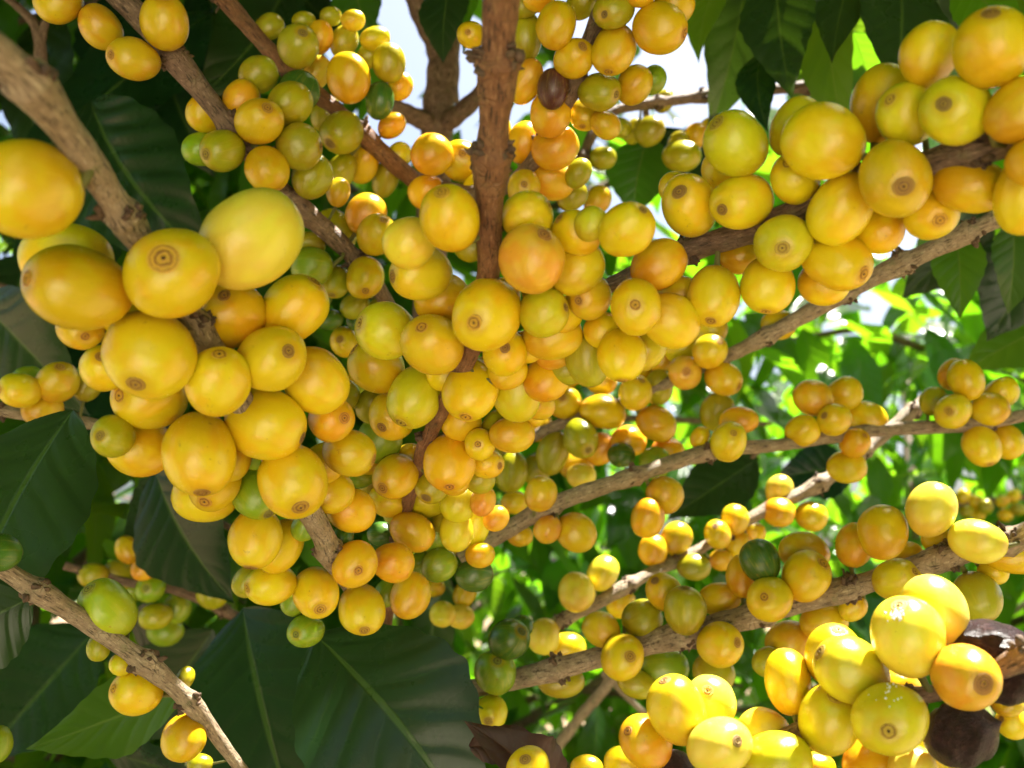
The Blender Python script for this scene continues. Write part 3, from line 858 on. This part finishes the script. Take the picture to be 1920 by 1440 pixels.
# ------------------------------------------------------------------ forked trunk behind the middle
def plain_branch(name, label, cat, segs, mat, parent=None, group=None):
    root = thing(name, label, cat, P(*segs[0][0][:3]), group); vs, fs, uv = [], [], []
    for i, sg in enumerate(segs):
        path = smooth_path(sg, 14); tube(vs, fs, uv, [P(*p[:3]) for p in path], [p[3]/2*p[2]/F*(1+.05*math.sin(n_*.9)) for n_, p in enumerate(path)], 16, i+11, .08, .03)
    link_obj('branch_stem', mesh_from('branch_stem', [v-root.location for v in vs], fs, uv), mat, root); return root
trunk = plain_branch('forked_trunk', 'grey brown forked trunk behind the upright branch with sky beside it', 'trunk',
    [[(800, 700, .60, 60), (808, 480, .60, 60), (816, 300, .60, 62), (822, 200, .60, 60), (826, 100, .60, 56), (790, 30, .59, 40), (765, -40, .58, 36)],
     [(836, 190, .60, 44), (846, 90, .60, 34), (852, -30, .60, 26)],
     [(826, 235, .60, 40), (870, 205, .58, 34), (930, 150, .56, 30), (990, 90, .55, 24)],
     [(818, 235, .60, 38), (770, 215, .58, 34), (720, 190, .56, 30), (660, 150, .54, 22)]], M_BARKD)
twig = plain_branch('bare_twig', 'thin grey twig slanting up through the blurred gap at bottom centre', 'twig',
    [[(1030, 1420, .72, 20), (1090, 1340, .72, 20), (1130, 1295, .71, 22), (1200, 1210, .70, 18)], [(1130, 1260, .71, 12), (1200, 1330, .70, 12), (1260, 1380, .7, 12)]], M_BARK)
twig2 = plain_branch('bare_twig', 'bare dark shoot forking at the top left corner', 'twig',
    [[(-10, -20, .5, 14), (30, 10, .5, 14), (70, 55, .5, 20), (78, 130, .5, 24)], [(100, -20, .5, 10), (85, 40, .5, 14), (76, 80, .5, 18)]], M_BARKD)
# ------------------------------------------------------------------ individual leaves near the camera, on the branches that carry them
b = BASE
make_leaf(b['O'], (138, 768, .33), (-95, 1265, .30), 330, M_LEAF, roll=.25, bend=.05, fold=.12, quilt=.006, label='broad dark green leaf with pale midrib')
make_leaf(b['N'], (60, 1120, .30), (-170, 1260, .29), 190, M_LEAF, roll=-.2, bend=.05, label='dark glossy leaf at the corner')
make_leaf(b['N'], (350, 1290, .345), (50, 1405, .35), 150, M_LEAFG, roll=.5, bend=-.06, fold=.2, label='mid green leaf')
make_leaf(b['P'], (455, 1140, .46), (560, 1560, .42), 340, M_LEAF, roll=.12, bend=.05, fold=.14, quilt=.005, label='large dark green hanging leaf')
make_leaf(b['A'], (592, 1190, .355), (915, 1600, .33), 345, M_LEAF, roll=-.22, bend=.10, fold=.08, quilt=.014, wave=.008, label='large dark green ribbed leaf')
make_leaf(b['A'], (740, 1180, .38), (905, 1330, .37), 70, M_LEAFG, roll=.9, bend=.1, label='narrow leaf edge')
make_leaf(b['G'], (985, 1500, .30), (872, 1352, .285), 150, M_DRY, roll=.7, bend=.34, fold=.9, wave=.08, label='curled dry reddish brown leaf')
make_leaf(b['G'], (880, 1400, .30), (1050, 1425, .295), 80, M_DRY, roll=-.6, bend=.16, fold=.7, wave=.07, label='dry brown leaf curl')
make_leaf(b['I'], (170, 190, .50), (420, 520, .48), 250, M_LEAF, roll=.1, bend=.1, fold=.2, quilt=.06, label='dark puckered leaf')
make_leaf(b['I'], (400, 20, .55), (30, 330, .52), 270, M_LEAF, roll=.5, bend=.04)
make_leaf(b['J'], (540, -40, .60), (370, 190, .55), 190, M_LEAF, roll=-.5, bend=.08)
def spray(label, node, leaves, mat0=M_BARKD):
    root = thing('leafy_twig', label, 'leafy twig', P(*node[0][:3]), 'leafy coffee twigs'); vs, fs, uv = [], [], []
    path = smooth_path(node, 10); tube(vs, fs, uv, [P(*p[:3]) for p in path], [p[3]/2*p[2]/F for p in path], 10, 3, .05)
    link_obj('twig_stem', mesh_from('twig_stem', [v-root.location for v in vs], fs, uv), mat0, root)
    for a in leaves: make_leaf(root, a[0], a[1], a[2], a[3], roll=a[4], bend=a[5], fold=.18, quilt=.007, wave=.014)
    return root
spray('dark green leaves hanging from the top edge at upper right', [(1330, -60, .50, 14), (1500, -50, .48, 16), (1720, -40, .46, 16)],
 [((1455, -60, .48), (1484, 186, .46), 140, M_LEAF, .4, .06), ((1540, -80, .50), (1590, 300, .50), 120, M_LEAFG, .9, .05), ((1680, -60, .46), (1670, 190, .44), 190, M_LEAF, -.2, .06),
  ((1370, -60, .52), (1310, 120, .50), 90, M_LEAFG, .8, .08), ((1400, -60, .55), (1330, 250, .56), 150, M_LEAF, -.5, .06), ((1430, 95, .50), (1440, 250, .48), 78, M_LEAF, .5, .1),
  ((1800, -40, .46), (1930, 60, .42), 110, M_LEAFG, .7, .05), ((1620, -90, .47), (1560, 120, .45), 120, M_LEAF, .7, .06), ((1760, -90, .50), (1700, 260, .52), 190, M_LEAF, .2, .05)])
spray('pale backlit leaves glowing green beside the hanging dark ones', [(1640, 40, .62, 12), (1560, 140, .63, 12), (1480, 200, .64, 12)],
 [((1640, 40, .62), (1480, 200, .64), 130, M_LEAFG, .1, .04), ((1600, 60, .60), (1640, 190, .62), 110, M_LEAFG, .3, .04), ((1560, 20, .66), (1650, 190, .68), 150, M_LEAFG, -.4, .02)])
spray('green leaves hanging with drip tips at right edge', [(1980, 380, .52, 16), (1880, 420, .50, 14), (1790, 430, .50, 12)],
 [((1790, 425, .50), (1800, 600, .49), 95, M_LEAFG, .5, .08), ((1900, 410, .50), (1890, 590, .50), 130, M_LEAFG, -.4, .06), ((1960, 420, .55), (1850, 640, .56), 170, M_LEAF, .3, .06),
  ((1850, 380, .58), (1690, 560, .60), 130, M_LEAF, .2, .06), ((1990, 600, .6), (1800, 700, .6), 120, M_LEAFG, .5, .08)])
spray('dark leaf pair behind the middle bunch of cherries', [(1210, 200, .60, 12), (1215, 250, .60, 12), (1220, 280, .60, 12)],
 [((1215, 255, .60), (1190, 410, .60), 130, M_LEAFG, .3, .03), ((1240, 240, .62), (1330, 420, .62), 120, M_LEAF, .5, .05)])
spray('dark leaf hanging at top centre beside the forked trunk', [(890, -60, .50, 10), (860, -40, .50, 10), (840, -20, .50, 10)],
 [((850, -50, .50), (832, 120, .50), 110, M_LEAF, .5, .06), ((900, -50, .52), (870, 100, .52), 60, M_LEAFG, .9, .06), ((655, -60, .56), (700, 75, .56), 110, M_LEAFG, .3, .04)])
spray('dark leaf below the thin middle branch', [(1430, 840, .62, 10), (1400, 865, .62, 10), (1390, 880, .62, 10)],
 [((1420, 860, .62), (1250, 975, .60), 120, M_LEAF, .4, .06), ((1600, 880, .66), (1450, 900, .66), 110, M_LEAF, .3, .08)])
spray('dark shaded leaves filling the left side behind the big cherries', [(-60, 520, .55, 14), (60, 560, .56, 14), (180, 640, .56, 12)],
 [((-40, 560, .52), (170, 780, .5), 200, M_LEAF, .3, .06), ((60, 480, .58), (-60, 700, .56), 170, M_LEAF, -.4, .06), ((200, 380, .66), (60, 620, .64), 220, M_LEAF, .2, .05), ((150, 600, .60), (330, 900, .58), 210, M_LEAF, -.3, .05)])
spray('dark leaves in the shade below the left cluster of cherries', [(470, 1010, .50, 12), (380, 960, .50, 12), (300, 900, .52, 12)],
 [((290, 880, .50), (440, 1130, .48), 230, M_LEAF, .3, .06), ((400, 900, .56), (230, 1020, .56), 190, M_LEAF, -.4, .06), ((180, 1180, .58), (-40, 1430, .56), 240, M_LEAF, .3, .06), ((400, 1180, .6), (200, 1400, .6), 200, M_LEAF, -.4, .06), ((240, 1160, .62), (400, 1210, .6), 120, M_LEAF, .3, .05), ((190, 1400, .52), (420, 1470, .5), 140, M_LEAF, .5, .05)])
spray('dark leaves overhead in the top left behind the first branches', [(-60, 60, .72, 14), (120, 20, .70, 14), (330, -30, .68, 14)],
 [((100, 10, .70), (60, 330, .68), 190, M_LEAF, .4, .05), ((260, -20, .68), (240, 260, .66), 220, M_LEAF, -.2, .05), ((20, -40, .66), (-60, 260, .64), 140, M_LEAFG, .3, .05), ((380, -60, .70), (480, 250, .68), 190, M_LEAF, .4, .05), ((300, 60, .70), (400, 330, .68), 200, M_LEAF, .3, .05), ((480, -80, .74), (640, 60, .72), 150, M_LEAF, .3, .05), ((640, -60, .75), (700, 70, .74), 90, M_LEAFG, .2, .03)])
# ------------------------------------------------------------------ leafy bushes behind
def proj(p):
    d = Vector(p)-CAM; z = d.dot(FWD)
    if z < 0.02: return None
    return 960+F*d.dot(RIGHT)/z, 720-F*d.dot(UP)/z, z
GAPS = [(740, 70, 58, 120), (880, 150, 50, 80), (800, 20, 60, 60), (1245, 130, 62, 70), (1315, 205, 45, 38), (60, 85, 16, 36), (440, 95, 22, 34), (1130, 170, 20, 20), (1255, 340, 26, 40), (1690, 445, 26, 60),
        (1375, 560, 14, 14), (980, 225, 25, 60), (1640, 590, 34, 22), (1500, 660, 26, 20), (170, 660, 16, 20), (190, 195, 12, 20), (640, 380, 14, 16), (130, 1180, 22, 34), (90, 1215, 26, 20), (1120, 870, 14, 16), (740, 240, 50, 40)]
gr_ = random.Random(5)
for _ in range(24): GAPS.append((gr_.uniform(1080, 1930), gr_.uniform(470, 1040), gr_.uniform(9, 20), gr_.uniform(9, 22)))
for _ in range(12): GAPS.append((gr_.uniform(0, 760), gr_.uniform(0, 700), gr_.uniform(8, 14), gr_.uniform(8, 16)))
def in_gap(pts):
    for p in pts:
        q = proj(p)
        if q is None: continue
        for gx, gy, gw, gh in GAPS:
            if ((q[0]-gx)/gw)**2+((q[1]-gy)/gh)**2 < 1: return True
    return False
LIT = [(1271, 1300), (1330, 1290), (1350, 1370), (1432, 1350), (1380, 1380), (1702, 1150), (1753, 1120), (1809, 1230), (1856, 1180), (1745, 930), (1833, 990), (1080, 1090), (1131, 1060), (1020, 1175), (1461, 905), (1521, 950), (1377, 955),
       (1345, 990), (1225, 1015), (1460, 945), (825, 270), (1065, 262), (1055, 318), (596, 120), (864, 1140), (1712, 1420), (1250, 1050), (1200, 1085), (1420, 965), (1540, 905), (700, 60), (1640, 830), (1905, 1240)]
LR = []
for (x, y) in LIT:
    c = min(range(len(cher)), key=lambda i: (cher[i]['x']-x)**2+(cher[i]['y']-y)**2+Zs[i]*10000); LR.append(P(x, y, Zs[c]))
for i_, c_ in enumerate(cher):
    if c_['c'] == 'w' and c_['k'] in 'FGH': LR.append(P(c_['x']+c_['s']*.15, c_['y']-c_['s']*.3, Zs[i_]))
for a_, b_ in zip(BR['F'][2], BR['F'][2][1:]):
    for t_ in (0, .33, .66): LR.append(P(a_[0]+(b_[0]-a_[0])*t_, a_[1]+(b_[1]-a_[1])*t_, a_[2]+(b_[2]-a_[2])*t_))
def near_lit(p):
    for q in LR:
        d = p-q; t = d.dot(SUN)
        if t > 0 and (d-SUN*t).length < 0.011: return True
    return False
def lit_leaf(p, d, L):
    W = L*.2; sd = d.cross(Vector((0, 0, 1))).normalized()
    for t in (.1, .3, .5, .7, .9):
        for s_ in (-1, -.5, 0, .5, 1):
            if near_lit(p+d*L*t+sd*s_*W): return True
    return False
def foliage(n, sampler, seed, L0=0.12, gap=True, keep=None, nu=4, nv=7):
    r = random.Random(seed); vs, fs, uv = [], [], []; c = 0; tries = 0
    while c < n and tries < n*8:
        tries += 1; p = sampler(r); yaw = r.uniform(0, 6.28); dip = r.gauss(-0.75, 0.45); L = L0*r.uniform(.6, 1.25)
        d = Vector((math.cos(yaw)*math.cos(dip), math.sin(yaw)*math.cos(dip), math.sin(dip)))
        N = Vector((r.gauss(0, .5), r.gauss(-.15, .5), 1)).normalized()
        if gap and in_gap([p, p+d*L, p+d*L*.5]): continue
        if keep and not keep(p, d, L): continue
        leaf_geo(vs, fs, uv, p, p+d*L, L*r.uniform(.36, .46), N, bend=r.uniform(.02, .14), fold=.2, wave=.02, quilt=.006, nu=nu, nv=nv, num=r.randrange(4000), rr=r); c += 1
    return vs, fs, uv
def bush(label, x, y, z0, rx, ry, rz, n, seed, L0=0.12, keep=None):
    root = thing('coffee_bush', label, 'bush', Vector((x, y, 0)), 'coffee bushes in the background'); loc = root.location
    def smp(r):
        while True:
            a = Vector((r.uniform(-1, 1), r.uniform(-1, 1), r.uniform(-1, 1)))
            if .25 < a.length < 1: break
        return Vector((x+a.x*rx, y+a.y*ry, z0+a.z*rz))
    def kp(p, d, L):
        q = proj(p); q2 = proj(p+d*L)
        for u in (q, q2):
            if u and u[2] < 0.62 and -300 < u[0] < 2200 and -300 < u[1] < 1700: return False
        return not lit_leaf(p, d, L)
    vs, fs, uv = foliage(n, smp, seed, L0, True, kp)
    link_obj('crown', mesh_from('crown', [v-loc for v in vs], fs, uv), M_LEAFB, root)
    vs, fs, uv = [], [], []; r = random.Random(seed)
    tube(vs, fs, uv, [Vector((x, y, 0)), Vector((x+.03, y, z0*.5)), Vector((x-.02, y, z0)), Vector((x, y, z0+rz*.8))], [.028, .024, .018, .006], 10, seed)
    for _ in range(10):
        h = r.uniform(.5, 1)*z0; a = r.uniform(0, 6.28); tube(vs, fs, uv, [Vector((x, y, h)), Vector((x+math.cos(a)*rx*.5, y+math.sin(a)*ry*.5, h+.12)), Vector((x+math.cos(a)*rx*.9, y+math.sin(a)*ry*.9, h+.1))], [.009, .006, .003], 8, _)
    link_obj('trunk', mesh_from('trunk', [v-loc for v in vs], fs, uv), M_BARKD, root); return root
bush('dark dense bush directly behind the left branches', -.55, 1.15, 1.55, .50, .45, .75, 1500, 21)
bush('leafy bush behind the middle of the picture', -.15, 1.65, 1.35, .60, .5, .62, 1100, 22)
bush('sunlit bright green bush seen at right between the branches', .72, 1.75, 1.35, .62, .55, .60, 1250, 23)
bush('bush filling the top right corner with leaves', .80, 1.45, 1.95, .50, .40, .36, 420, 24)
bush('dark leafy bush above the middle of the background', -.11, 1.35, 1.88, .55, .35, .40, 800, 30)
bush('tall bush at far left of the background', -1.3, 2.2, 1.7, .7, .6, 1.1, 1100, 25)
bush('far bush beyond the middle gap', .25, 2.9, 1.3, .9, .6, .9, 1500, 26)
bush('far bush at the right edge of the background', 1.45, 2.9, 1.6, .9, .7, 1.0, 1700, 27)
bush('bush low down at the bottom centre', .2, 1.0, .92, .55, .35, .30, 700, 28)
bush('bush low down at the right corner', .85, 1.2, 1.0, .45, .4, .35, 500, 29)
bush('unseen bush added behind the photographer at left to block sky light', -1.25, -1.0, 1.6, .9, 1.0, 1.4, 2600, 31, .16)  # this bush and the next are added, unseen, to narrow the light from behind
bush('unseen bush added behind the photographer at right to block sky light', 1.3, -1.0, 1.6, .9, 1.0, 1.4, 2600, 32, .16)
# ------------------------------------------------------------------ unseen foliage added overhead to shade the branches, with gaps along sun rays
def kov(p, d, L):
    for t in (0, .2, .4, .6, .8, 1):
        q = p+d*L*t; u = proj(q)
        if u and -60 < u[0] < 1980 and -40 < u[1] < 1500: return False
    return not lit_leaf(p, d, L)
va, fa, ua = foliage(3500, lambda r: Vector((r.uniform(-1.1, .3), r.uniform(.6, 1.7), r.uniform(2.2, 2.7))), 78, 0.12, False, kov, 4, 6)
vs, fs, uv = foliage(9500, lambda r: Vector((r.uniform(-.42, .95), r.uniform(-.05, .95), r.uniform(1.74, 2.2))) if r.random() < .85 else Vector((r.uniform(-.9, .9), r.uniform(-.5, 1.35), r.uniform(1.74, 2.15))), 77, 0.11, False, kov, 4, 6)
nb_ = len(vs); vs += va; uv += ua; fs += [tuple(i_+nb_ for i_ in f_) for f_ in fa]
o = link_obj('overhead_shade_foliage', mesh_from('overhead_shade_foliage', vs, fs, uv), M_LEAFB); o['label'] = 'unseen leaves added overhead to shade the branches'; o['category'] = 'foliage'; o['kind'] = 'stuff'
# ------------------------------------------------------------------ ground and hills
def sheet(name, n, size, hf, mat):
    vs = []; fs = []
    for j in range(n+1):
        for i in range(n+1):
            x = (i/n*2-1); y = (j/n*2-1); x = math.copysign(abs(x)**2.2, x)*size; y = math.copysign(abs(y)**2.2, y)*size; vs.append((x, y, hf(x, y)))
            if i < n and j < n: b_ = j*(n+1)+i; fs.append((b_, b_+1, b_+n+2, b_+n+1))
    o = link_obj(name, mesh_from(name, vs, fs), mat); o['kind'] = 'structure'; return o
sheet('ground', 120, 900, lambda x, y: 0.015*math.sin(x*3.1)*math.cos(y*2.3)+.01*math.sin(x*9+y*7)*(1 if abs(x)+abs(y) < 30 else 0), M_GROUND)
pv = []; pf = []
for j in range(41):
    y_ = -0.6-j*0.8
    for i in range(9):
        x_ = (i/8-.5)*(3.4+.3*math.sin(y_))+.2*math.sin(y_*.6); pv.append((x_, y_, .045+.012*math.sin(x_*5+y_*3)))
        if i < 8 and j < 40: b_ = j*9+i; pf.append((b_, b_+9, b_+10, b_+1))
o = link_obj('path', mesh_from('path', pv, pf), mat_simple('pale_bounce_path', (0.42, 0.36, 0.27), (0.62, 0.55, 0.43), 2.0, 0.95, 0.5, 0.01)); o['kind'] = 'structure'  # unseen pale strip added behind the camera to bounce sunlight onto the cherries
vs = []; fs = []
for i in range(81):
    a = R(-80+160*i/80)
    for j in range(9):
        d = 120+j*30; h = (math.sin(a*3.1)*.4+math.sin(a*7)*.15+.9)*4*math.sin(math.pi*min(1, j/5)/2); vs.append((math.sin(a)*d, math.cos(a)*d, h-0.5))
        if i < 80 and j < 8: b_ = i*9+j; fs.append((b_, b_+1, b_+10, b_+9))
o = link_obj('hill', mesh_from('hill', vs, fs), M_HILL); o['kind'] = 'structure'
